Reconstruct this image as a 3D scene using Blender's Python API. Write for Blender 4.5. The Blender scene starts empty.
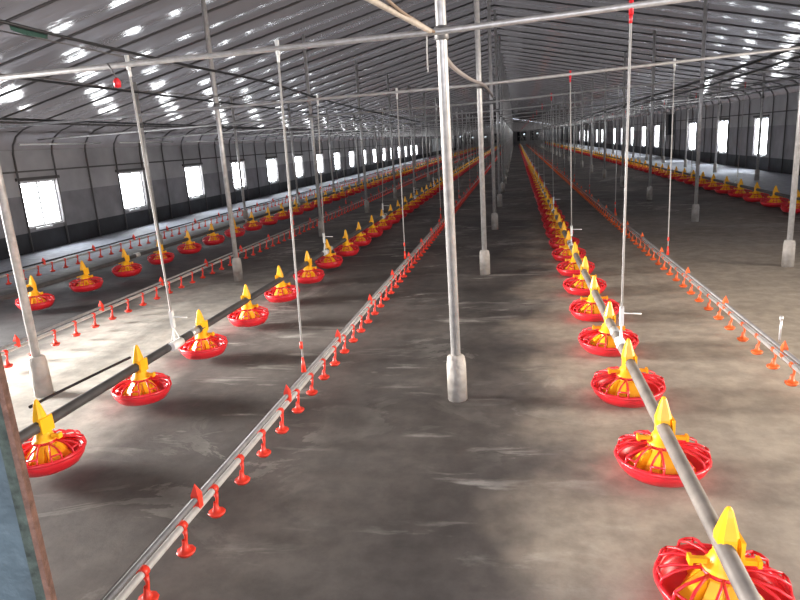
import bpy, bmesh, math, random
from mathutils import Vector, Matrix
R = random.Random(7)
S = bpy.context.scene
C = S.collection
PI = math.pi

# ------------------------------------------------------------------ camera
F, ROLL, PITCH, VPX, CAMH = 630.0, math.radians(3.757), math.radians(13.95), 515.5, 1.265
def cam_axes():
    up = Vector((0, math.cos(PITCH), math.sin(PITCH)))
    up = Matrix.Rotation(ROLL, 3, 'Z') @ up
    x = (VPX - 400) / F
    y = (up.z - up.x * x) / up.y
    d = Vector((x, y, -1)).normalized()
    return d.cross(up), d, up
AX, AY, AZ = cam_axes()
cd = bpy.data.cameras.new('camera')
cd.sensor_width = 36; cd.lens = F / 800 * 36; cd.clip_start = 0.05; cd.clip_end = 400
cam = bpy.data.objects.new('camera', cd); C.objects.link(cam)
M = Matrix((AX, AY, AZ)).to_4x4(); M.translation = (0, 0, CAMH)
cam.matrix_world = M
S.camera = cam

# ------------------------------------------------------------------ world, lights, exposure
S.view_settings.view_transform = 'Standard'; S.view_settings.look = 'None'
S.view_settings.gamma = 1; S.view_settings.use_curve_mapping = False
S.view_settings.exposure = 0.0
w = bpy.data.worlds.new('overcast_sky'); S.world = w; w.use_nodes = True
bg = w.node_tree.nodes['Background']; bg.inputs[0].default_value = (.78, .85, 1, 1); bg.inputs[1].default_value = 5.0
def area(name, loc, rot, sx, sy, power, col, spread=180):
    l = bpy.data.lights.new(name, 'AREA'); l.shape = 'RECTANGLE'; l.size = sx; l.size_y = sy
    l.energy = power; l.color = col; l.spread = math.radians(spread)
    o = bpy.data.objects.new(name, l); C.objects.link(o); o.location = loc; o.rotation_euler = rot
    return o
area('daylight_front_gate', (0.3, -1.3, 1.3), (math.radians(97), 0, 0), 4.6, 2.2, 62, (1, .95, .9))       # faces +y
area('daylight_left_door', (-7.15, 3.3, 1.0), (math.radians(-82), 0, math.radians(90)), 1.9, 1.3, 215, (1, .97, .93), 52)
area('daylight_right_door', (6.05, 2.9, 1.15), (math.radians(84), 0, math.radians(90)), 2.4, 1.5, 205, (1, .9, .76), 95)
WIN_E = 20.0

# ------------------------------------------------------------------ materials
def mat(name, col, rough=.6, metal=0.0, noise=0.0, scale=8.0, bump=0.0, bscale=40.0, spec=.5, emit=None, coat=0):
    m = bpy.data.materials.new(name); m.use_nodes = True
    nt = m.node_tree; b = nt.nodes['Principled BSDF']
    b.inputs['Base Color'].default_value = (*col, 1); b.inputs['Roughness'].default_value = rough
    b.inputs['Metallic'].default_value = metal; b.inputs['Specular IOR Level'].default_value = spec
    tc = nt.nodes.new('ShaderNodeTexCoord')
    if noise:
        n = nt.nodes.new('ShaderNodeTexNoise'); n.inputs['Scale'].default_value = scale; n.inputs['Detail'].default_value = 5
        nt.links.new(tc.outputs['Object'], n.inputs['Vector'])
        r = nt.nodes.new('ShaderNodeValToRGB')
        r.color_ramp.elements[0].position = .3; r.color_ramp.elements[1].position = .7
        r.color_ramp.elements[0].color = (*[c * (1 - noise) for c in col], 1)
        r.color_ramp.elements[1].color = (*[min(1, c * (1 + noise)) for c in col], 1)
        nt.links.new(n.outputs['Fac'], r.inputs['Fac']); nt.links.new(r.outputs['Color'], b.inputs['Base Color'])
    if bump:
        n2 = nt.nodes.new('ShaderNodeTexNoise'); n2.inputs['Scale'].default_value = bscale; n2.inputs['Detail'].default_value = 4
        nt.links.new(tc.outputs['Object'], n2.inputs['Vector'])
        bp = nt.nodes.new('ShaderNodeBump'); bp.inputs['Strength'].default_value = bump; bp.inputs['Distance'].default_value = .02
        nt.links.new(n2.outputs['Fac'], bp.inputs['Height']); nt.links.new(bp.outputs['Normal'], b.inputs['Normal'])
    if emit:
        b.inputs['Emission Color'].default_value = (*emit[0], 1); b.inputs['Emission Strength'].default_value = emit[1]
    return m
m_galv = mat('galvanised_steel', (.50, .48, .465), .42, .45, .18, 30)
m_galvd = mat('dull_steel', (.20, .19, .185), .5, .5, .2, 20)
m_rib = mat('dark_steel_rib', (.10, .09, .087), .6, .3)
m_conc = mat('footing_concrete', (.38, .345, .31), .85, 0, .2, 14, .5, 30)
m_yel = mat('yellow_plastic', (.93, .45, .010), .38, 0, .06, 20)
m_red = mat('red_plastic', (.74, .022, .032), .34, 0, .10, 14)
m_org = mat('orange_plastic', (.82, .13, .025), .38, 0, .08, 30)
m_ored = mat('orange_red_plastic', (.78, .045, .022), .38, 0, .08, 30)
m_fpipe = mat('grey_feed_tube', (.20, .172, .150), .62, .2, .25, 12)
m_wpipe = mat('white_water_pipe', (.46, .44, .42), .35, .1, .12, 25)
m_alu = mat('aluminium_rail', (.22, .205, .20), .5, .3, .2, 20)
m_black = mat('black_rubber', (.012, .012, .014), .5)
m_rope = mat('white_rope', (.38, .36, .34), .8, 0, .15, 200)
m_white = mat('white_plastic', (.75, .74, .71), .4)
m_vinyl = mat('window_frame_vinyl', (.55, .55, .55), .5)
m_pane = mat('daylit_frosted_pane', (.8, .85, .9), .5, emit=((.93, .97, 1), WIN_E))
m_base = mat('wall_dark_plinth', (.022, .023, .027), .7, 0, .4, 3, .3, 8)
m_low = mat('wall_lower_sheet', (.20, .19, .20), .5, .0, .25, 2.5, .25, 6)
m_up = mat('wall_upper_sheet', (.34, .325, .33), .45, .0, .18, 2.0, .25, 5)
m_greenc = mat('green_cloth', (.02, .06, .045), .8)
m_tape = mat('brown_tape', (.24, .17, .12), .6)
m_hose = mat('grey_conduit', (.34, .29, .27), .5)
m_wood = mat('pale_batten', (.42, .36, .30), .7, 0, .2, 30)

# slack ceiling foil: glossy, puckered
def ceil_mat():
    m = mat('silver_ceiling_foil', (.27, .236, .222), .12, .25, .12, 1.3)
    nt = m.node_tree; b = nt.nodes['Principled BSDF']
    tc = nt.nodes.new('ShaderNodeTexCoord'); mp = nt.nodes.new('ShaderNodeMapping'); mp.inputs['Scale'].default_value = (1.2, 6, 1.2)
    n = nt.nodes.new('ShaderNodeTexNoise'); n.inputs['Scale'].default_value = 2.2; n.inputs['Detail'].default_value = 3
    bp = nt.nodes.new('ShaderNodeBump'); bp.inputs['Strength'].default_value = .32; bp.inputs['Distance'].default_value = .02
    nt.links.new(tc.outputs['Object'], mp.inputs['Vector']); nt.links.new(mp.outputs[0], n.inputs['Vector'])
    nt.links.new(n.outputs['Fac'], bp.inputs['Height']); nt.links.new(bp.outputs['Normal'], b.inputs['Normal'])
    b.inputs['Specular IOR Level'].default_value = .8
    tr = nt.nodes.new('ShaderNodeBsdfTranslucent'); tr.inputs['Color'].default_value = (.30, .265, .245, 1)
    mx = nt.nodes.new('ShaderNodeMixShader'); mx.inputs[0].default_value = .075
    out = nt.nodes['Material Output']
    nt.links.new(b.outputs[0], mx.inputs[1]); nt.links.new(tr.outputs[0], mx.inputs[2]); nt.links.new(mx.outputs[0], out.inputs['Surface'])
    return m
m_foil = ceil_mat()

def floor_mat():
    m = bpy.data.materials.new('worn_concrete'); m.use_nodes = True
    nt = m.node_tree; N = nt.nodes; L = nt.links; b = N['Principled BSDF']
    tc = N.new('ShaderNodeTexCoord')
    def noise(scale, detail=6, sc=(1, 1, 1), rough=.55, dist=0):
        mp = N.new('ShaderNodeMapping'); mp.inputs['Scale'].default_value = sc
        L.new(tc.outputs['Object'], mp.inputs['Vector'])
        n = N.new('ShaderNodeTexNoise'); n.inputs['Scale'].default_value = scale; n.inputs['Detail'].default_value = detail
        n.inputs['Roughness'].default_value = rough; n.inputs['Distortion'].default_value = dist
        L.new(mp.outputs[0], n.inputs['Vector']); return n.outputs['Fac']
    def rng(v, a, b_, lo=0., hi=1.):
        r = N.new('ShaderNodeMapRange'); r.interpolation_type = 'SMOOTHSTEP'
        r.inputs[1].default_value = a; r.inputs[2].default_value = b_; r.inputs[3].default_value = lo; r.inputs[4].default_value = hi
        L.new(v, r.inputs[0]); return r.outputs[0]
    def mul(a, c):
        x = N.new('ShaderNodeMath'); x.operation = 'MULTIPLY'; L.new(a, x.inputs[0])
        if isinstance(c, float): x.inputs[1].default_value = c
        else: L.new(c, x.inputs[1])
        return x.outputs[0]
    def add(a, c, op='ADD'):
        x = N.new('ShaderNodeMath'); x.operation = op; L.new(a, x.inputs[0])
        if isinstance(c, float): x.inputs[1].default_value = c
        else: L.new(c, x.inputs[1])
        return x.outputs[0]
    def mix(f, a, c):
        x = N.new('ShaderNodeMix'); x.data_type = 'RGBA'
        L.new(f, x.inputs[0])
        for s, v in ((6, a), (7, c)):
            if isinstance(v, tuple): x.inputs[s].default_value = (*v, 1)
            else: L.new(v, x.inputs[s])
        return x.outputs[2]
    sep = N.new('ShaderNodeSeparateXYZ'); L.new(tc.outputs['Object'], sep.inputs[0])
    wob = noise(.9, 4)
    xx = add(sep.outputs[0], rng(wob, 0, 1, -.6, .6))
    yy = add(sep.outputs[1], rng(noise(.7, 4), 0, 1, -.9, .9))
    col = mix(rng(noise(.75, 5, (1, .8, 1)), .35, .68), FL[0], FL[1])
    # smears scraped across the aisle
    sm = mul(rng(noise(3.0, 7, (.55, 2.4, 1), .6, .6), .56, .68), rng(noise(.8, 3), .42, .6))
    col = mix(mul(sm, .85), col, FL[2])
    pt = mul(rng(noise(1.15, 9, (1, 1.3, 1), .68, 1.4), .535, .565), rng(noise(.5, 3), .45, .6))
    col = mix(mul(pt, .38), col, FL[2])
    # pool of side light left of the feeders, painted as a pale lane
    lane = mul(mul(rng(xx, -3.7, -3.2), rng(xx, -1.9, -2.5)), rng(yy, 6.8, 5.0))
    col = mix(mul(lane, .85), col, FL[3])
    # warm light across the right-hand floor, painted into its colour
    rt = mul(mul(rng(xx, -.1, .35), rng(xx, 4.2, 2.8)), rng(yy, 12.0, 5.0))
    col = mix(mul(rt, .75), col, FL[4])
    # darker bay on the left and dark aisle
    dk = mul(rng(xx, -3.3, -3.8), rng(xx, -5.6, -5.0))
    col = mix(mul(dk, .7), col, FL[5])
    # window light falling along the walls, painted as pale bluish floor strips
    win_light = add(rng(sep.outputs[0], -5.3, -5.9), rng(add(sep.outputs[0], rng(wob, 0, 1, -.15, .15)), 4.25, 4.5))
    col = mix(mul(win_light, .8), col, FL[6])
    fine = rng(noise(9, 8, (1, 1, 1), .65), .3, .7, .78, 1.16)
    g = N.new('ShaderNodeVectorMath'); g.operation = 'SCALE'; L.new(col, g.inputs[0]); L.new(fine, g.inputs[3])
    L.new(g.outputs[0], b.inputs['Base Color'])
    L.new(rng(noise(1.6, 4), .3, .7, .62, .85), b.inputs['Roughness'])
    bp = N.new('ShaderNodeBump'); bp.inputs['Strength'].default_value = .35; bp.inputs['Distance'].default_value = .012
    L.new(noise(6, 8, (1, 1, 1), .65), bp.inputs['Height']); L.new(bp.outputs['Normal'], b.inputs['Normal'])
    return m
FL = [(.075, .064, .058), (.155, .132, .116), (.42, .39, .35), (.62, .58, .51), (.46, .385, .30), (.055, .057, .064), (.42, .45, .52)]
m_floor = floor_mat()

# ------------------------------------------------------------------ mesh helpers
def obj(name, bm, m, parent=None, smooth=False, bevel=0):
    me = bpy.data.meshes.new(name)
    if smooth:
        for f in bm.faces: f.smooth = True
    bmesh.ops.recalc_face_normals(bm, faces=bm.faces)
    bm.to_mesh(me); bm.free()
    for x in (m if isinstance(m, (list, tuple)) else [m]): me.materials.append(x)
    o = bpy.data.objects.new(name, me); C.objects.link(o)
    if parent: o.parent = parent
    if bevel:
        md = o.modifiers.new('bevel', 'BEVEL'); md.width = bevel; md.segments = 2
    return o
def box(bm, x0, x1, y0, y1, z0, z1, mi=0):
    v = [bm.verts.new(p) for p in ((x0, y0, z0), (x1, y0, z0), (x1, y1, z0), (x0, y1, z0), (x0, y0, z1), (x1, y0, z1), (x1, y1, z1), (x0, y1, z1))]
    for q in ((0, 3, 2, 1), (4, 5, 6, 7), (0, 1, 5, 4), (1, 2, 6, 5), (2, 3, 7, 6), (3, 0, 4, 7)):
        f = bm.faces.new([v[i] for i in q]); f.material_index = mi
def tube(bm, pts, r, n=8, cap=True, mi=0, closed=False):
    pts = [Vector(p) for p in pts]; rings = []
    K = len(pts)
    rr = r if isinstance(r, (list, tuple)) else [r] * K
    ref = None
    for i, p in enumerate(pts):
        if closed: t = pts[(i + 1) % K] - pts[i - 1]
        else: t = pts[min(i + 1, K - 1)] - pts[max(i - 1, 0)]
        t.normalize()
        if ref is None:
            ref = Vector((0, 0, 1)) if abs(t.z) < .9 else Vector((1, 0, 0))
        a = t.cross(ref)
        if a.length < 1e-4: a = t.cross(Vector((0, 1, 0)))
        a.normalize(); b_ = t.cross(a).normalized(); ref = -b_ if False else ref
        rings.append([bm.verts.new(p + (a * math.cos(k * 2 * PI / n) + b_ * math.sin(k * 2 * PI / n)) * rr[i]) for k in range(n)])
    for i in range(K if closed else K - 1):
        A, B = rings[i], rings[(i + 1) % K]
        for k in range(n):
            f = bm.faces.new((A[k], A[(k + 1) % n], B[(k + 1) % n], B[k])); f.material_index = mi; f.smooth = True
    if cap and not closed:
        for g in (rings[0][::-1], rings[-1]):
            f = bm.faces.new(g); f.material_index = mi
def lathe(bm, prof, n=20, mi=0, cx=0, cy=0, sq=None):
    rings = []
    for r, z in prof:
        rings.append([bm.verts.new((cx + r * math.cos(k * 2 * PI / n), cy + r * math.sin(k * 2 * PI / n), z)) for k in range(n)])
    for A, B in zip(rings, rings[1:]):
        for k in range(n):
            f = bm.faces.new((A[k], A[(k + 1) % n], B[(k + 1) % n], B[k])); f.material_index = mi; f.smooth = True
    return rings
def struct(o): o['kind'] = 'structure'; return o
def empty(name, loc, rz=0):
    o = bpy.data.objects.new(name, None); C.objects.link(o); o.location = loc; o.rotation_euler = (0, 0, rz); o.empty_display_size = .05
    return o
def tag(o, label, cat, group=None, kind=None):
    o['label'] = label; o['category'] = cat
    if group: o['group'] = group
    if kind: o['kind'] = kind
    return o
def dup(root, loc, label, group=None, rz=None):
    r = root.copy(); C.objects.link(r); r.location = loc; r['label'] = label
    if rz is not None: r.rotation_euler = (0, 0, rz)
    if group: r['group'] = group
    for ch in root.children:
        c = ch.copy(); C.objects.link(c); c.parent = r
        for g in ch.children:
            d = g.copy(); C.objects.link(d); d.parent = c
    return r
ORD = ['nearest', 'second', 'third', 'fourth', 'fifth', 'sixth', 'seventh', 'eighth', 'ninth', 'tenth', 'eleventh', 'twelfth',
       'thirteenth', 'fourteenth', 'fifteenth', 'sixteenth', 'seventeenth', 'eighteenth', 'nineteenth', 'twentieth']

# ------------------------------------------------------------------ the setting
XL, XR, XM = -7.3, 6.2, -.31
Y0, Y1 = -1.5, 88.0
BAY = .8167; RY0 = 8.38 - 9 * BAY
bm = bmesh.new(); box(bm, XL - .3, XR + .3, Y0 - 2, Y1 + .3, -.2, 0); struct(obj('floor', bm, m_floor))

LW = [8.80 + 2.45 * k for k in range(17)]
RW = [18.15, 21.3, 24.75, 30.7, 33.7, 36.9, 40.2, 43.3, 49.3, 52.4, 55.5, 58.6, 61.8, 65.9]
def side_wall(name, x, out, ys, w_, z0, z1, zs, door):
    ops = [(y - w_ / 2, y + w_ / 2, z0, z1) for y in ys] + [door]
    ys_ = sorted(set([Y0, Y1] + [a for o_ in ops for a in o_[:2]]))
    zz = sorted(set(zs + [a for o_ in ops for a in o_[2:]]))
    bm = bmesh.new(); T = .09 * out
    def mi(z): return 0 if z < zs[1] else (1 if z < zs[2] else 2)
    vc = {}
    def V(a, y, z):
        k = (a, round(y, 4), round(z, 4))
        if k not in vc: vc[k] = bm.verts.new((x + a * T, y, z))
        return vc[k]
    def solid(ya, yb, za, zb):
        ym, zm = (ya + yb) / 2, (za + zb) / 2
        return Y0 < ym < Y1 and zs[0] < zm < zs[-1] and not any(o_[0] < ym < o_[1] and o_[2] < zm < o_[3] for o_ in ops)
    for i in range(len(ys_) - 1):
        for j in range(len(zz) - 1):
            ya, yb, za, zb = ys_[i], ys_[i + 1], zz[j], zz[j + 1]
            if not solid(ya, yb, za, zb): continue
            q = mi((za + zb) / 2)
            for a in (0, 1):
                f = bm.faces.new((V(a, ya, za), V(a, yb, za), V(a, yb, zb), V(a, ya, zb))); f.material_index = q
            nb = [(ys_[i - 1] if i else Y0 - 1, ya, za, zb, ya, za, ya, zb), (yb, ys_[i + 2] if i + 2 < len(ys_) else Y1 + 1, za, zb, yb, za, yb, zb),
                  (ya, yb, zz[j - 1] if j else -1, za, ya, za, yb, za), (ya, yb, zb, zz[j + 2] if j + 2 < len(zz) else 99, ya, zb, yb, zb)]
            for a0, a1, b0, b1, p, q1, r_, s in nb:
                if not solid(a0, a1, b0, b1):
                    f = bm.faces.new((V(0, p, q1), V(0, r_, s), V(1, r_, s), V(1, p, q1))); f.material_index = q
    struct(obj(name, bm, [m_base, m_low, m_up]))
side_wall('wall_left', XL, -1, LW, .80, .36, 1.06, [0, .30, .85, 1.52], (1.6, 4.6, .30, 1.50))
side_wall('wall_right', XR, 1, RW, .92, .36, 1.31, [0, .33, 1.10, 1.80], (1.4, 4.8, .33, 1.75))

nwin = 0
def window(x, out, y, w_, z0, z1):
    global nwin
    nwin += 1
    t = struct(empty('window_%d' % nwin, (x, y, z0)))
    h = z1 - z0; d = out * .055
    bm = bmesh.new()
    a, b_ = sorted((out * .03, out * .085)); f_ = .03
    box(bm, a, b_, -w_ / 2 + .001, -w_ / 2 + f_, .001, h - .001); box(bm, a, b_, w_ / 2 - f_, w_ / 2 - .001, .001, h - .001)
    box(bm, a, b_, -w_ / 2 + f_, w_ / 2 - f_, .001, f_); box(bm, a, b_, -w_ / 2 + f_, w_ / 2 - f_, h - f_, h - .001)
    box(bm, a, b_, -.018, .018, f_, h - f_)
    obj('window_frame', bm, m_vinyl, t)
    for s in (-1, 1):
        bm = bmesh.new(); p, q = sorted((s * .018, s * (w_ / 2 - f_)))
        a, b_ = sorted((out * .06, out * .068)); box(bm, a, b_, p, q, f_, h - f_)
        obj('pane', bm, m_pane, t)
    bm = bmesh.new(); a, b_ = sorted((-out * .03, out * .03)); box(bm, a, b_, -w_ * .30, w_ * .12, -.03, -.002)
    obj('window_sill', bm, m_vinyl, t)
    bm = bmesh.new(); a, b_ = sorted((-out * .03, 0)); box(bm, a, b_, -w_ / 2 - .06, w_ / 2 + .06, h + .015, h + .06)
    obj('lintel_bar', bm, m_rib, t)
for y in LW: window(XL, -1, y, .80, .36, 1.06)
for y in RW: window(XR, 1, y, .92, .36, 1.31)

# roof profile (x, z) from left eave to right eave
ZR = 3.45
prof = [(-7.30, 1.50), (-7.28, 1.62), (-7.20, 1.74), (-7.05, 1.83), (-6.8, 1.90)]
for k in range(1, 11): prof.append((-6.8 + k * (XM + 6.8) / 10, 1.90 + k * (ZR - 1.90) / 10))
for k in range(1, 11): prof.append((XM + k * (5.75 - XM) / 10, ZR + k * (2.13 - ZR) / 10))
prof += [(5.98, 2.06), (6.12, 1.97), (6.18, 1.88), (6.20, 1.78)]
def pnorm(i, s):
    a = prof[max(i - 1, 0)]; b_ = prof[min(i + 1, len(prof) - 1)]
    t = Vector((b_[0] - a[0], 0, b_[1] - a[1])).normalized()
    return Vector((-t.z, 0, t.x)) * s          # outward (up)
# foil, one slack pocket per bay
bm = bmesh.new(); SUB = 8
ys_ = []
y = RY0 - 4 * BAY; bi = 0
while y < Y1:
    sag = R.uniform(.027, .05); tilt = R.uniform(-.012, .012); xs = R.uniform(0, 6.28)
    for s in range(SUB):
        ys_.append((y + s * BAY / SUB, sag, s / SUB, tilt, xs))
    y += BAY
ys_.append((y, 0, 0, 0, 0))
prev = None
for (y, sag, u, tl, xs) in ys_:
    row = []
    for i, (x, z) in enumerate(prof):
        n = pnorm(i, 1)
        edge = min(1, i / 4, (len(prof) - 1 - i) / 4)
        d = .05 - edge * (sag * math.sin(PI * u) * (1 + .25 * math.sin(x * 1.3 + xs)) + tl * math.sin(2 * PI * u))
        d = max(d, -.02)
        row.append(bm.verts.new((x + n.x * d, y, z + n.z * d)))
    if prev:
        for a in range(len(row) - 1):
            f = bm.faces.new((prev[a], prev[a + 1], row[a + 1], row[a])); f.smooth = True
    prev = row
ceiling = struct(obj('ceiling', bm, m_foil, smooth=True))
full = [(-7.275, 0)] + [(x + (.025 if x < -7 else (-.025 if x > 6 else 0)), z - .03) for x, z in prof] + [(6.175, 0)]
bm = bmesh.new(); tube(bm, [(x, 0, z) for x, z in full], .014, 6)
rib = obj('rib', bm, m_rib, ceiling); rib.location.y = RY0
for k in range(1, 98):
    c = rib.copy(); C.objects.link(c); c.location.y = RY0 + k * BAY
# long purlins tying the ribs
for (x, z, r_, m_) in ((-7.22, 1.80, .022, m_rib), (-7.255, 1.21, .014, m_rib), (-6.6, 1.86, .016, m_rib), 
                   (5.6, 2.06, .018, m_rib), (6.12, 1.95, .022, m_rib), (6.155, 1.42, .014, m_rib)):
    bm = bmesh.new(); tube(bm, [(x, Y0 + .1, z), (x, Y1 - .1, z)], r_, 6); obj('purlin', bm, m_, ceiling)

# front gable with an open gateway, rear gable
bm = bmesh.new()
for i in range(len(prof) - 1):
    (xa, za), (xb, zb) = prof[i], prof[i + 1]
    for yy in (Y0, Y0 - .08):
        vs = [bm.verts.new(p) for p in ((xa, yy, 2.45 if -2.2 < (xa + xb) / 2 < 2.8 else 0), (xb, yy, 2.45 if -2.2 < (xa + xb) / 2 < 2.8 else 0), (xb, yy, zb + .06), (xa, yy, za + .06))]
        bm.faces.new(vs)
struct(obj('wall_front', bm, m_low))
bm = bmesh.new()
pts = [(XL, 0)] + prof + [(XR, 0)]
fa = [bm.verts.new((x, Y1 - .02, z)) for x, z in pts]; fb = [bm.verts.new((x, Y1 + .15, z)) for x, z in pts]
bm.faces.new(fa); bm.faces.new(fb[::-1])
for i in range(len(pts)):
    j = (i + 1) % len(pts); bm.faces.new((fa[i], fb[i], fb[j], fa[j]))
struct(obj('wall_back', bm, m_up))
# exhaust fans and cooling pads in the rear gable
m_pad = mat('pale_cooling_pad', (.80, .83, .86), .8, 0, .3, 3)
m_slit = mat('daylit_louvre_gap', (.8, .9, 1), .5, emit=((.8, .92, 1), 2.5))
def fan(x, lab, g=None):
    t = tag(empty('exhaust_fan', (x, Y1 - .05, .5)), lab, 'fan', g)
    bm = bmesh.new()
    for a, b_, c_, d_ in ((-.62, -.55, 0, 1.24), (.55, .62, 0, 1.24), (-.55, .55, 0, .07), (-.55, .55, 1.17, 1.24)): box(bm, a, b_, -.2, .02, c_, d_)
    obj('housing', bm, m_galvd, t)
    bm = bmesh.new(); lathe(bm, [(.07, -.06), (.09, .0), (.07, .06)], 10)
    bmesh.ops.rotate(bm, verts=bm.verts, cent=(0, 0, 0), matrix=Matrix.Rotation(PI / 2, 3, 'X')); bmesh.ops.translate(bm, verts=bm.verts, vec=(0, -.1, .62))
    h = obj('hub', bm, m_galvd, t)
    for k in range(6):
        a = k * PI / 3; bm = bmesh.new()
        tube(bm, [(0, -.1, .62), (.5 * math.cos(a), -.1, .62 + .5 * math.sin(a))], [.03, .11], 4); obj('blade', bm, m_galvd, t)
    bm = bmesh.new(); box(bm, -.55, .55, -.02, -.01, .07, 1.17); obj('shutter', bm, m_base, t)
    bm = bmesh.new(); box(bm, .2, .42, -.035, -.022, .8, .95); obj('daylight_slot', bm, m_slit, t)
for i, x in enumerate((-6.0, -4.3, -2.6, -.9, .8, 2.5)):
    fan(x, ('dark square exhaust fan in the distant end wall, ' + ('leftmost', 'second from the left', 'third from the left', 'third from the right', 'second from the right', 'rightmost')[i] + ' of six'))
bm = bmesh.new(); box(bm, 3.3, 6.0, Y1 - .14, Y1 - .04, .45, 1.75)
tag(obj('cooling_pad', bm, m_pad), 'pale bluish cooling pad hung on the far end wall at the right', 'cooling pad')

bm = bmesh.new(); box(bm, XL + .03, XL + .10, 57, 78, .35, 1.45)
tag(obj('cooling_pad', bm, m_pad), 'pale panel at the far end of the left wall, after the last window', 'cooling pad')

# ------------------------------------------------------------------ posts and tie bars
def post_proto():
    t = empty('support_post', (0, 0, 0))
    bm = bmesh.new(); n = 8
    lathe(bm, [(0.001, 0), (.056, 0), (.056, .18), (.052, .225), (.030, .235), (.001, .235)], 10)
    obj('concrete_footing', bm, m_conc, t)
    bm = bmesh.new(); tube(bm, [(0, 0, .2), (0, 0, 1)], .027, 12)
    p = obj('pole', bm, m_galv, t)
    return t
def zroof(x):
    for a, b_ in zip(prof, prof[1:]):
        if a[0] <= x <= b_[0] and b_[0] > a[0]: return a[1] + (x - a[0]) / (b_[0] - a[0]) * (b_[1] - a[1])
pp = None
def post_row(x, first, n, rowname, near=10, xs=None):
    global pp
    zt = zroof(x) - .05
    bm = bmesh.new(); tube(bm, [(0, 0, .2), (0, 0, zt)], .0235, 12); me = None
    for k in range(n):
        y = 3.0 * (k + first)
        if y > Y1 - 1: break
        if k < near: lab, g = 'steel roof post on concrete footing, %s in the %s' % (ORD[k], rowname), None
        else: lab, g = 'distant roof post beyond the %s in the %s' % (ORD[near - 1], rowname), 'far posts of the ' + rowname
        t = tag(empty('support_post', (x + (xs[k] if xs and k < len(xs) else 0), y - .05, 0)), lab, 'post', g)
        if me is None:
            b2 = bmesh.new(); lathe(b2, [(.001, 0), (.050, 0), (.048, .19), (.043, .226), (.030, .235), (.001, .235)], 10)
            f0 = obj('concrete_footing', b2, m_conc, t); p0 = obj('pole', bm, m_galv, t); me = (f0, p0)
            b3 = bmesh.new(); lathe(b3, [(.024, 1.69), (.032, 1.695), (.032, 1.745), (.024, 1.75)], 12); c0 = obj('clamp', b3, m_galvd, t)
            me = (f0, p0, c0)
        else:
            for o in me:
                c = o.copy(); C.objects.link(c); c.parent = t
post_row(XM, 1, 28, 'middle row')
post_row(-2.85, 1, 28, 'row left of the middle', xs=[.17, .02])
post_row(-5.0, 2.73, 27, 'row by the left windows', 6)
post_row(2.33, 2, 27, 'row right of the middle')
post_row(5.1, 4, 25, 'row by the right windows', 5)

def bar_z(x): return 1.72 + max(0, x + .3) * .033
tb = None
for k in range(1, 29):
    y = 3.0 * k
    lab, g = ('pale steel tie bar crossing under the roof at the %s row of posts' % ORD[k - 1], None) if k <= 8 else ('distant steel tie bar crossing under the roof, beyond the eighth one', 'far tie bars')
    if tb is None:
        bm = bmesh.new(); tube(bm, [(-7.24, 0, 1.67), (-.3, 0, 1.72), (6.14, 0, bar_z(6.14))], .0130, 10)
        tb = obj('tie_bar', bm, m_galv); o = tb
    else: o = tb.copy(); C.objects.link(o)
    o.location.y = y - .10; tag(o, lab, 'bar', g)

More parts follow.
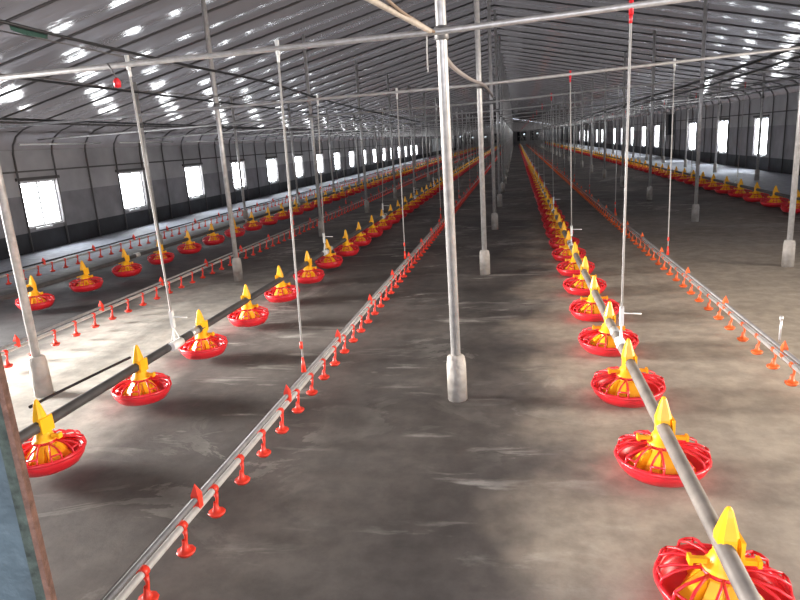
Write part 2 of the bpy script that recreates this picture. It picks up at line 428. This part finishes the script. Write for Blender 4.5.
# ------------------------------------------------------------------ feeders
def pan_parts(mode):
    """red dish, red grill, yellow lower funnel, yellow tower; z measured from the dish bottom"""
    r = {}
    n = 28
    bm = bmesh.new()
    lathe(bm, [(.001, .004), (.10, .002), (.135, .012), (.158, .040), (.166, .062), (.160, .066), (.152, .046), (.130, .018), (.10, .010), (.001, .012)], n)
    r['dish'] = (bm, m_red)
    bm = bmesh.new()
    ring = [(.163 * math.cos(a * 2 * PI / n), .163 * math.sin(a * 2 * PI / n), .068) for a in range(n)]
    tube(bm, ring, .0090, 6, closed=True)
    ring = [(.052 * math.cos(a * 2 * PI / 20), .052 * math.sin(a * 2 * PI / 20), .118) for a in range(20)]
    tube(bm, ring, .0065, 5, closed=True)
    for k in range(10):
        a = k * 2 * PI / 10; dlt = .14
        def P(rr, z, o=0.): return (rr * math.cos(a + o), rr * math.sin(a + o), z)
        tube(bm, [P(.050, .120), P(.085, .119, dlt * .35), P(.128, .112, dlt * .8), P(.160, .096, dlt), P(.167, .066, dlt * .9)], .0044, 5)
        tube(bm, [P(.050, .120), P(.085, .119, -dlt * .35), P(.128, .112, -dlt * .8), P(.160, .096, -dlt), P(.167, .066, -dlt * .9)], .0044, 5)
        tube(bm, [P(.160, .096, -dlt), P(.162, .098, 0), P(.160, .096, dlt)], .0044, 5)
    r['grill'] = (bm, m_red)
    bm = bmesh.new()
    lathe(bm, [(.078, .012), (.070, .030), (.052, .086), (.044, .112), (.044, .118)], 24)
    for k in range(8):                                  # flared fins of the funnel
        a = k * PI / 4 + .2
        ca, sa = math.cos(a), math.sin(a); ex = .122 if k % 3 == 0 else .100
        def Q(rr, t_, z): return bm.verts.new((rr * ca - t_ * sa, rr * sa + t_ * ca, z))
        v = [Q(ex, -.030, .014), Q(ex, .030, .014), Q(ex * .92, .027, .044), Q(ex * .92, -.027, .044), Q(.05, -.016, .104), Q(.05, .016, .104), Q(.06, .028, .014), Q(.06, -.028, .014)]
        for q in ((0, 1, 2, 3), (3, 2, 5, 4), (0, 3, 4, 7), (1, 6, 5, 2)): bm.faces.new([v[i] for i in q])
    r['feed_funnel'] = (bm, m_yel)
    bm = bmesh.new()
    lathe(bm, [(.044, .112), (.054, .118), (.054, .128), (.045, .134), (.038, .156), (.026, .170)], 18)
    for s in (-1, 1):                                    # lugs
        box(bm, s * .066 - .022, s * .066 + .022, -.007, .007, .136, .150); box(bm, s * .086 - .005, s * .086 + .005, -.013, .013, .132, .154)
    # tower: tapering wedge clasping the pipe
    def sec(z, wx, wy): return [bm.verts.new((sx * wx, sy * wy, z)) for sx, sy in ((-1, -.6), (-.6, -1), (.6, -1), (1, -.6), (1, .6), (.6, 1), (-.6, 1), (-1, .6))]
    S_ = [sec(.130, .034, .034), sec(.160, .026, .032), sec(.190, .026, .030), sec(.220, .028, .028), sec(.250, .021, .021), sec(.280, .013, .014), sec(.298, .008, .008), sec(.304, .003, .003)]
    for A, B in zip(S_, S_[1:]):
        for k in range(8): bm.faces.new((A[k], A[(k + 1) % 8], B[(k + 1) % 8], B[k]))
    bm.faces.new(S_[-1])
    # rear spout blade
    box(bm, -.034, -.024, -.040, .040, .160, .225)
    r['tower'] = (bm, m_yel)
    return r
pan0 = empty('feeder_pan', (0, 0, 0))
for nm, (b_, m_) in pan_parts(0).items(): obj(nm, b_, m_, pan0)
def far_pan_bm(bm, x, y, z):
    o = len(bm.verts)
    for prof_, mi in (([(.09, z + .004), (.15, z + .02), (.166, z + .062), (.163, z + .082), (.13, z + .10), (.05, z + .118)], 0), ([(.05, z + .118), (.036, z + .15), (.029, z + .22), (.018, z + .27), (.003, z + .302)], 1)):
        lathe(bm, prof_, 8, mi, x, y)
bm = bmesh.new(); far_pan_bm(bm, 0, 0, 0)
farpan = obj('feeder_pan', bm, [m_red, m_yel]); farpan.location = (0, 0, -50)
used0 = False; usedf = False
PIPE = .190
m_dpipe = mat('dark_feed_tube', (.075, .070, .070), .5, .3, .25, 12)
def pan_row(x, y0, sp, z, name, lab_n, scale=1.0, pipe_m=m_fpipe):
    global used0, usedf
    n = int((Y1 - 2 - y0) / sp)
    for k in range(min(n, 75)):
        y = y0 + k * sp
        xx = x + R.uniform(-.006, .006)
        if k < lab_n: lab, g = 'red feeder pan with yellow tower, %s in the %s' % (ORD[k], name), None
        else: lab, g = 'small distant feeder pan beyond the %s in the %s' % (ORD[lab_n - 1], name), 'far feeder pans of the ' + name
        if k < 34:
            if not used0: t = pan0; used0 = True; t.location = (xx, y, z); t['label'] = lab
            else:
                t = dup(pan0, (xx, y, z), lab)
                if 'group' in t.keys(): del t['group']
            t.rotation_euler = (R.uniform(-.03, .03), R.uniform(-.03, .03), R.choice((0, PI)) + R.uniform(-.05, .05)); t.scale = (scale,) * 2 + (1,)
        else:
            if not usedf: t = farpan; usedf = True
            else: t = farpan.copy(); C.objects.link(t)
            t.location = (xx, y, z); t['label'] = lab
        t['category'] = 'feeder'
        if g: t['group'] = g
    bm = bmesh.new()
    for k in range(75, n): far_pan_bm(bm, x, y0 + k * sp, z)
    tag(obj('feeder_pan', bm, [m_red, m_yel]), 'remotest feeder pans merging into one line in the ' + name, 'feeder', None, 'stuff')
    # the feed pipe
    t = tag(empty('feed_pipe', (x, 0, z + PIPE)), 'dark grey feed pipe of the feeder ' + name, 'pipe')
    bm = bmesh.new(); tube(bm, [(0, .55 if x > -5 else .55, 0)] + [(0, yy, -.004 if i % 2 else 0) for i, yy in enumerate(range(2, int(Y1) - 1, 3))], .0235, 12)
    obj('tube', bm, pipe_m, t)
    bm = bmesh.new()
    for i in range(28): tube(bm, [(0, 3.42 + 3 * i - .04, 0), (0, 3.42 + 3 * i + .04, 0)], .026, 10)
    obj('pipe_coupling', bm, m_galv, t)['kind'] = 'stuff'
pan_row(.512, 1.56, .705, .004, 'row right of the middle posts', 20, .99)
pan_row(-1.97, 2.12, .705, .03, 'row left of the middle posts', 18, .88, m_dpipe)
pan_row(-4.25, 4.80, .70, .035, 'row by the left windows', 14, .92, m_dpipe)
pan_row(3.72, 7.13, .75, .015, 'row by the right windows', 14, 1.12, m_dpipe)

# ------------------------------------------------------------------ drinkers
def cup_bm(bm, y, zc, far=False):
    """saddle clip at the pipe (z=0), arm and drip cup hanging below"""
    n = 5 if far else 10
    if not far:
        tube(bm, [(0, y - .011, 0), (0, y + .011, 0)], .0155, 10)
        tube(bm, [(.006, y, -.012), (.008, y, -.035), (.003, y, -.060), (0, y, zc + .012)], [.009, .0055, .006, .010], 6)
    else: tube(bm, [(0, y, 0), (0, y, zc + .01)], .008, 4)
    for rr in (1,):
        lathe(bm, [(.001, zc + .002), (.022, zc - .002), (.031, zc + .010), (.029, zc + .014), (.018, zc + .012), (.010, zc + .030), (.007, zc + .05)], n, 0, 0, y)
def drink_line(x, z, y0, name, sp=.218, ystart=None, support=m_alu, main=m_wpipe, red=m_ored, drop=-.098, label=None):
    t = tag(empty('drinker_line', (x, 0, z)), label, 'drinker line')
    ys = y0 if ystart is None else ystart
    bm = bmesh.new(); tube(bm, [(0, ys, 0)] + [(0, yy, R.uniform(-.004, .004)) for yy in range(int(ys) + 1, int(Y1) - 1, 3)] , .0115, 10)
    obj('water_pipe', bm, main, t)
    bm = bmesh.new(); tube(bm, [(0, ys, .034), (0, Y1 - 2, .034)], .0095, 8); tube(bm, [(-.018, ys, .03), (-.018, Y1 - 2, .03)], .004, 4)
    obj('support_rail', bm, support, t)
    bm = bmesh.new(); cup_bm(bm, 0, drop); c0 = obj('drip_cup', bm, red, t); c0.location = (0, y0, 0)
    n = int((Y1 - 3 - y0) / sp)
    for k in range(1, 100):
        c = c0.copy(); C.objects.link(c); c.location = (0, y0 + k * sp, 0)
    bm = bmesh.new()
    for k in range(100, n): cup_bm(bm, y0 + k * sp, drop, True)
    o = obj('drip_cup', bm, red, t); o['kind'] = 'stuff'
    bm = bmesh.new()
    v = [bm.verts.new(p) for p in ((-.012, -.012, 0), (.012, -.012, 0), (.012, .012, 0), (-.012, .012, 0), (-.013, -.016, .05), (.013, -.016, .05), (.013, .012, .05), (-.013, .012, .05), (0, -.003, .088))]
    for q in ((0, 1, 5, 4), (1, 2, 6, 5), (2, 3, 7, 6), (3, 0, 4, 7), (4, 5, 8), (5, 6, 8), (6, 7, 8), (7, 4, 8), (0, 3, 2, 1)): bm.faces.new([v[i] for i in q])
    h0 = obj('hanger_clip', bm, red, t); h0.location = (0, y0 + sp * 1.5, 0)
    for k in range(1, 90):
        c = h0.copy(); C.objects.link(c); c.location = (0, y0 + sp * 1.5 + k * sp * 4, 0)
    return t
LD, RD, LLD, WLD = -1.05, 1.265, -3.22, -5.25
drink_line(LD, .145, 1.37, 'l', .216, .7, label='drinker line with red drip cups just left of the middle posts')
drink_line(RD, .135, 1.95, 'r', .225, .7, red=m_org, label='drinker line with orange drip cups, right of the near feeder pans')
drink_line(LLD, .135, 2.2, 'll', .22, 1.5, label='drinker line with red cups crossing the pale floor beyond the left feeder row')
drink_line(WLD, .19, 3.2, 'wl', .22, 3.0, support=m_black, label='drinker line under a black tube along the left windows')

# ------------------------------------------------------------------ hanging cords
def cord_row(x, zb, kind, first, n, name, near, dy=.05, xo=0., coladj=None):
    proto = None
    for k in range(n):
        y = 3.0 * (k + first) - .1
        zt = bar_z(x)
        if k < near: lab, g = 'white cord over the %s, %s from the camera' % (name, ORD[k]), None
        else: lab, g = 'distant cord over the %s, beyond the %s' % (name, ORD[near - 1]), 'far cords of the ' + name
        if proto is None:
            t = proto = empty('suspension_cord', (x, y + dy, 0))
            bm = bmesh.new(); tube(bm, [(xo, -dy, zt), (0, 0, zb + (.17 if kind == 'feed' else .03))], .0048 if kind == 'drink' else .0056, 6); obj('rope', bm, m_rope, t)
            if kind == 'feed':
                bm = bmesh.new()
                box(bm, -.010, .010, -.010, .010, zb + .10, zb + .20)
                tube(bm, [(.005, 0, zb + .165), (.095, 0, zb + .160)], .004, 6)
                obj('cord_adjuster', bm, m_white, t)
                bm = bmesh.new(); tube(bm, [(0, 0, zb + .10), (-.004, 0, zb + .05), (-.004, 0, zb + .024)], .0045, 6)
                tube(bm, [(0, 0, zb + .10), (.0, .05, zb + .02)], .0025, 5); tube(bm, [(0, 0, zb + .10), (.0, -.05, zb + .02)], .0025, 5)
                tube(bm, [(0, -.055, zb), (0, .055, zb)], .0265, 10)
                obj('pipe_hook', bm, m_white, t)
            else:
                bm = bmesh.new(); tube(bm, [(0, 0, zb + .02), (0, 0, zb + .095)], [.013, .006], 6); tube(bm, [(0, 0, zb + .14), (0, 0, zb + .175)], .008, 6)
                obj('cord_clip', bm, m_ored, t)
            bm = bmesh.new(); tube(bm, [(xo, -dy, zt - .035), (xo, -dy, zt + .03)], .010, 6); tube(bm, [(xo, -dy * .97, zt - .065), (xo, -dy * .99, zt - .035)], .007, 6)
            obj('pulley', bm, m_red if kind == 'feed' and x > 0 else m_white, t)
            tag(t, lab, 'cord', g)
        else:
            t = dup(proto, (x, y + dy, 0), lab, g)
            if not g and 'group' in t.keys(): del t['group']
cord_row(.512, .195, 'feed', 1, 26, 'feeder row right of the middle posts', 5, .32, -.04)
cord_row(-1.95, .222, 'feed', 1, 26, 'feeder row left of the middle posts', 5, .28, .15)
cord_row(-4.25, .226, 'feed', 4, 22, 'feeder row by the left windows', 4, .1)
cord_row(3.78, .222, 'feed', 3, 23, 'feeder row by the right windows', 4, .1)
cord_row(LD, .18, 'drink', 1, 26, 'drinker line just left of the middle posts', 5, -.1)
cord_row(RD, .17, 'drink', 2, 25, 'drinker line right of the near feeder pans', 5, -.25, .05)
cord_row(LLD, .185, 'drink', 3, 24, 'drinker line beyond the left feeder row', 4, -.1)

# stub riser on the right drinker line
bm = bmesh.new(); tube(bm, [(0, 0, -.01), (0, 0, .115)], .006, 8); tube(bm, [(0, 0, .10), (0, 0, .12)], .009, 8)
o = obj('breather_pipe', bm, m_galv); o.location = (RD + .02, 3.3, .19); tag(o, 'short grey breather pipe standing on the right drinker line', 'pipe')

# ------------------------------------------------------------------ cables and odds under the roof
def cable(name, pts, r, m_, label, cat='cable', n=8):
    bm = bmesh.new(); P_ = []
    pts = [Vector(p) for p in pts]
    for i in range(len(pts) - 1):
        p0 = pts[max(i - 1, 0)]; p1 = pts[i]; p2 = pts[i + 1]; p3 = pts[min(i + 2, len(pts) - 1)]
        for s in range(6):
            t = s / 6
            P_.append(.5 * ((2 * p1) + (-p0 + p2) * t + (2 * p0 - 5 * p1 + 4 * p2 - p3) * t * t + (-p0 + 3 * p1 - 3 * p2 + p3) * t ** 3))
    P_.append(pts[-1]); tube(bm, P_, r, n)
    return tag(obj(name, bm, m_), label, cat)
def at(px, py, y):                       # point of the hall seen at a pixel, at depth y
    v = Vector(((px - 400) / F, (300 - py) / F, -1)); r = Vector((v.dot(AX), v.dot(AY), v.dot(AZ)))
    return Vector((0, 0, CAMH)) + r * (y / r.y)
cable('power_cable', [at(-60, 4, 2.7), at(0, 21, 2.9), at(110, 48, 3.5), at(200, 68, 4.3), at(270, 83, 5.2), at(340, 104, 7), at(420, 122, 12)], .009, m_black,
      'thick black power cable sagging across the upper left under the ceiling')
cable('thin_wire', [at(-40, 26, 2.9), at(0, 31, 3.0), at(70, 45, 3.3), at(130, 58, 3.6), at(200, 69, 4.33)], .0035, m_rib, 'thin dark wire running below the thick black cable at upper left')
cable('drop_wire', [at(-20, 72, 3.2), at(60, 80, 4), at(140, 91, 5), at(300, 104, 7), at(400, 122, 12)], .004, m_rib, 'thin dark wire crossing the first tie bar at the left edge')
cable('conduit', [at(440, 46, 3.0), at(452, 66, 3.5), at(470, 79, 4.6), at(485, 86, 5.8), at(493, 97, 8)], .012, m_hose, 'grey flexible conduit drooping from the nearest middle post to the next')
cable('pale_batten', [at(360, -6, 2.2), at(398, 14, 2.5), at(430, 31, 2.8)], .011, m_wood, 'pale batten meeting the nearest middle post at the tie bar', 'batten')
cable('loose_wire', [at(383, -4, 2.3), at(402, 12, 2.5), at(418, 22, 2.7), at(434, 32, 2.85)], .006, m_tape, 'brown wire twisting beside the pale batten at the nearest middle post')
cable('hanging_string', [at(427, 36, 2.9), at(427, 50, 2.9), at(428, 72, 2.9)], .003, m_rope, 'short pale string hanging beside the nearest middle post', 'string')
for i, (dx, dz, r_, w_) in enumerate(((0, 0, .017, 'upper'), (.12, -.06, .012, 'lower'))):
    cable('trunk_cable', [(2.36 + dx, 4.0, 1.865 + dz), (2.36 + dx, 6, 1.85 + dz), (2.36 + dx, 9, 1.80 + dz), (2.36 + dx, 14, 1.78 + dz), (2.36 + dx, 30, 1.75 + dz), (2.36 + dx, 80, 1.75 + dz)], r_, m_black,
          'long black cable slung along the right posts at tie bar height, %s of two' % w_)
cable('trunk_cable', [(-2.95, 2.0, 1.80), (-2.95, 9, 1.78), (-2.95, 30, 1.75), (-2.95, 80, 1.75)], .008, m_black, 'long black cable slung along the posts left of the middle')
cable('trunk_cable', [(-5.2, 5.0, 1.77), (-5.2, 30, 1.74), (-5.2, 80, 1.74)], .012, m_black, 'long black cable slung along the posts by the left windows')
cable('loose_hose', [at(30, 407, 2.40), at(60, 391.5, 2.66), at(102, 371, 2.98), at(130, 357.5, 3.22)], .008, m_black,
      'short black hose running beside the left feed pipe behind the nearest left post', 'hose')
# white tubes near the left eave
for i in range(5):
    y = 8.4 + i * 2.45
    bm = bmesh.new(); tube(bm, [(-7.16, y, 1.60), (-7.16, y + 1.9, 1.60)], .012, 8)
    tag(obj('white_conduit', bm, m_white), 'thin white tube high on the left wall, %s to the camera' % ('nearest' if i == 0 else ORD[i] + ' nearest'), 'tube')
# red tag on the first tie bar
bm = bmesh.new(); lathe(bm, [(.001, 0), (.016, .004), (.018, .03), (.008, .045), (.001, .045)], 8); o = obj('red_hook', bm, m_red)
o.location = at(118, 88, 2.88); tag(o, 'small red hook hanging below the first tie bar at the left', 'hook')
bm = bmesh.new(); tube(bm, [(0, 0, 0), (-.02, 0, .05), (-.035, 0, .075)], .004, 6); q = obj('hook_wire', bm, m_rib, o); q.location = (0, 0, .04)
# green cloth rag over the black cable
bm = bmesh.new(); a0, a1 = at(8, 24, 2.95), at(48, 35, 3.15)
g = [[bm.verts.new(a0.lerp(a1, i / 8) + Vector((0, .01 * math.sin(i * 2 + j), -.016 * j * (1 - abs(i / 8 - .4) * .6)))) for j in range(3)] for i in range(9)]
for i in range(8):
    for j in range(2): bm.faces.new((g[i][j], g[i + 1][j], g[i + 1][j + 1], g[i][j + 1]))
o = obj('green_cloth', bm, m_greenc); o.modifiers.new('thick', 'SOLIDIFY').thickness = .004; tag(o, 'dark green cloth strip draped on the black cable at upper left', 'cloth')
# dark cabinet on the right wall
t = tag(empty('control_cabinet', (XR - .1, 27.9, .9)), 'dark tall cabinet on the right wall between two windows', 'cabinet')
bm = bmesh.new(); box(bm, -.12, .09, -.45, .45, 0, .8); obj('body', bm, m_base, t, bevel=.01)
bm = bmesh.new(); box(bm, -.135, -.121, -.42, .42, .03, .77); obj('cabinet_door', bm, m_rib, t)

# ------------------------------------------------------------------ door leaf beside the camera
m_blue = mat('weathered_blue_sheet', (.05, .07, .082), .6, .2, .5, 7, .4, 25)
m_rust = mat('rusty_angle_iron', (.13, .065, .045), .8, .2, .35, 60, .5, 90)
t = tag(empty('gate_leaf', (-.60, .60, 0)), 'blue sheet metal gate leaf with rusty edge at lower left corner', 'gate')
bm = bmesh.new(); box(bm, -.75, -.022, .003, .008, .03, 1.95); obj('sheet', bm, m_blue, t)
bm = bmesh.new(); box(bm, -.022, -.007, .002, .009, .02, 1.96); obj('edge_strip', bm, mat('dark_green_strip', (.035, .045, .036), .9, 0, .6, 60, .5, 80), t)  # narrow dark green-grey strip between sheet and rusty edge
bm = bmesh.new(); box(bm, -.007, 0, .0, .010, 0, 1.98); obj('edge_frame', bm, m_rust, t)
t.rotation_euler.z = math.radians(6)
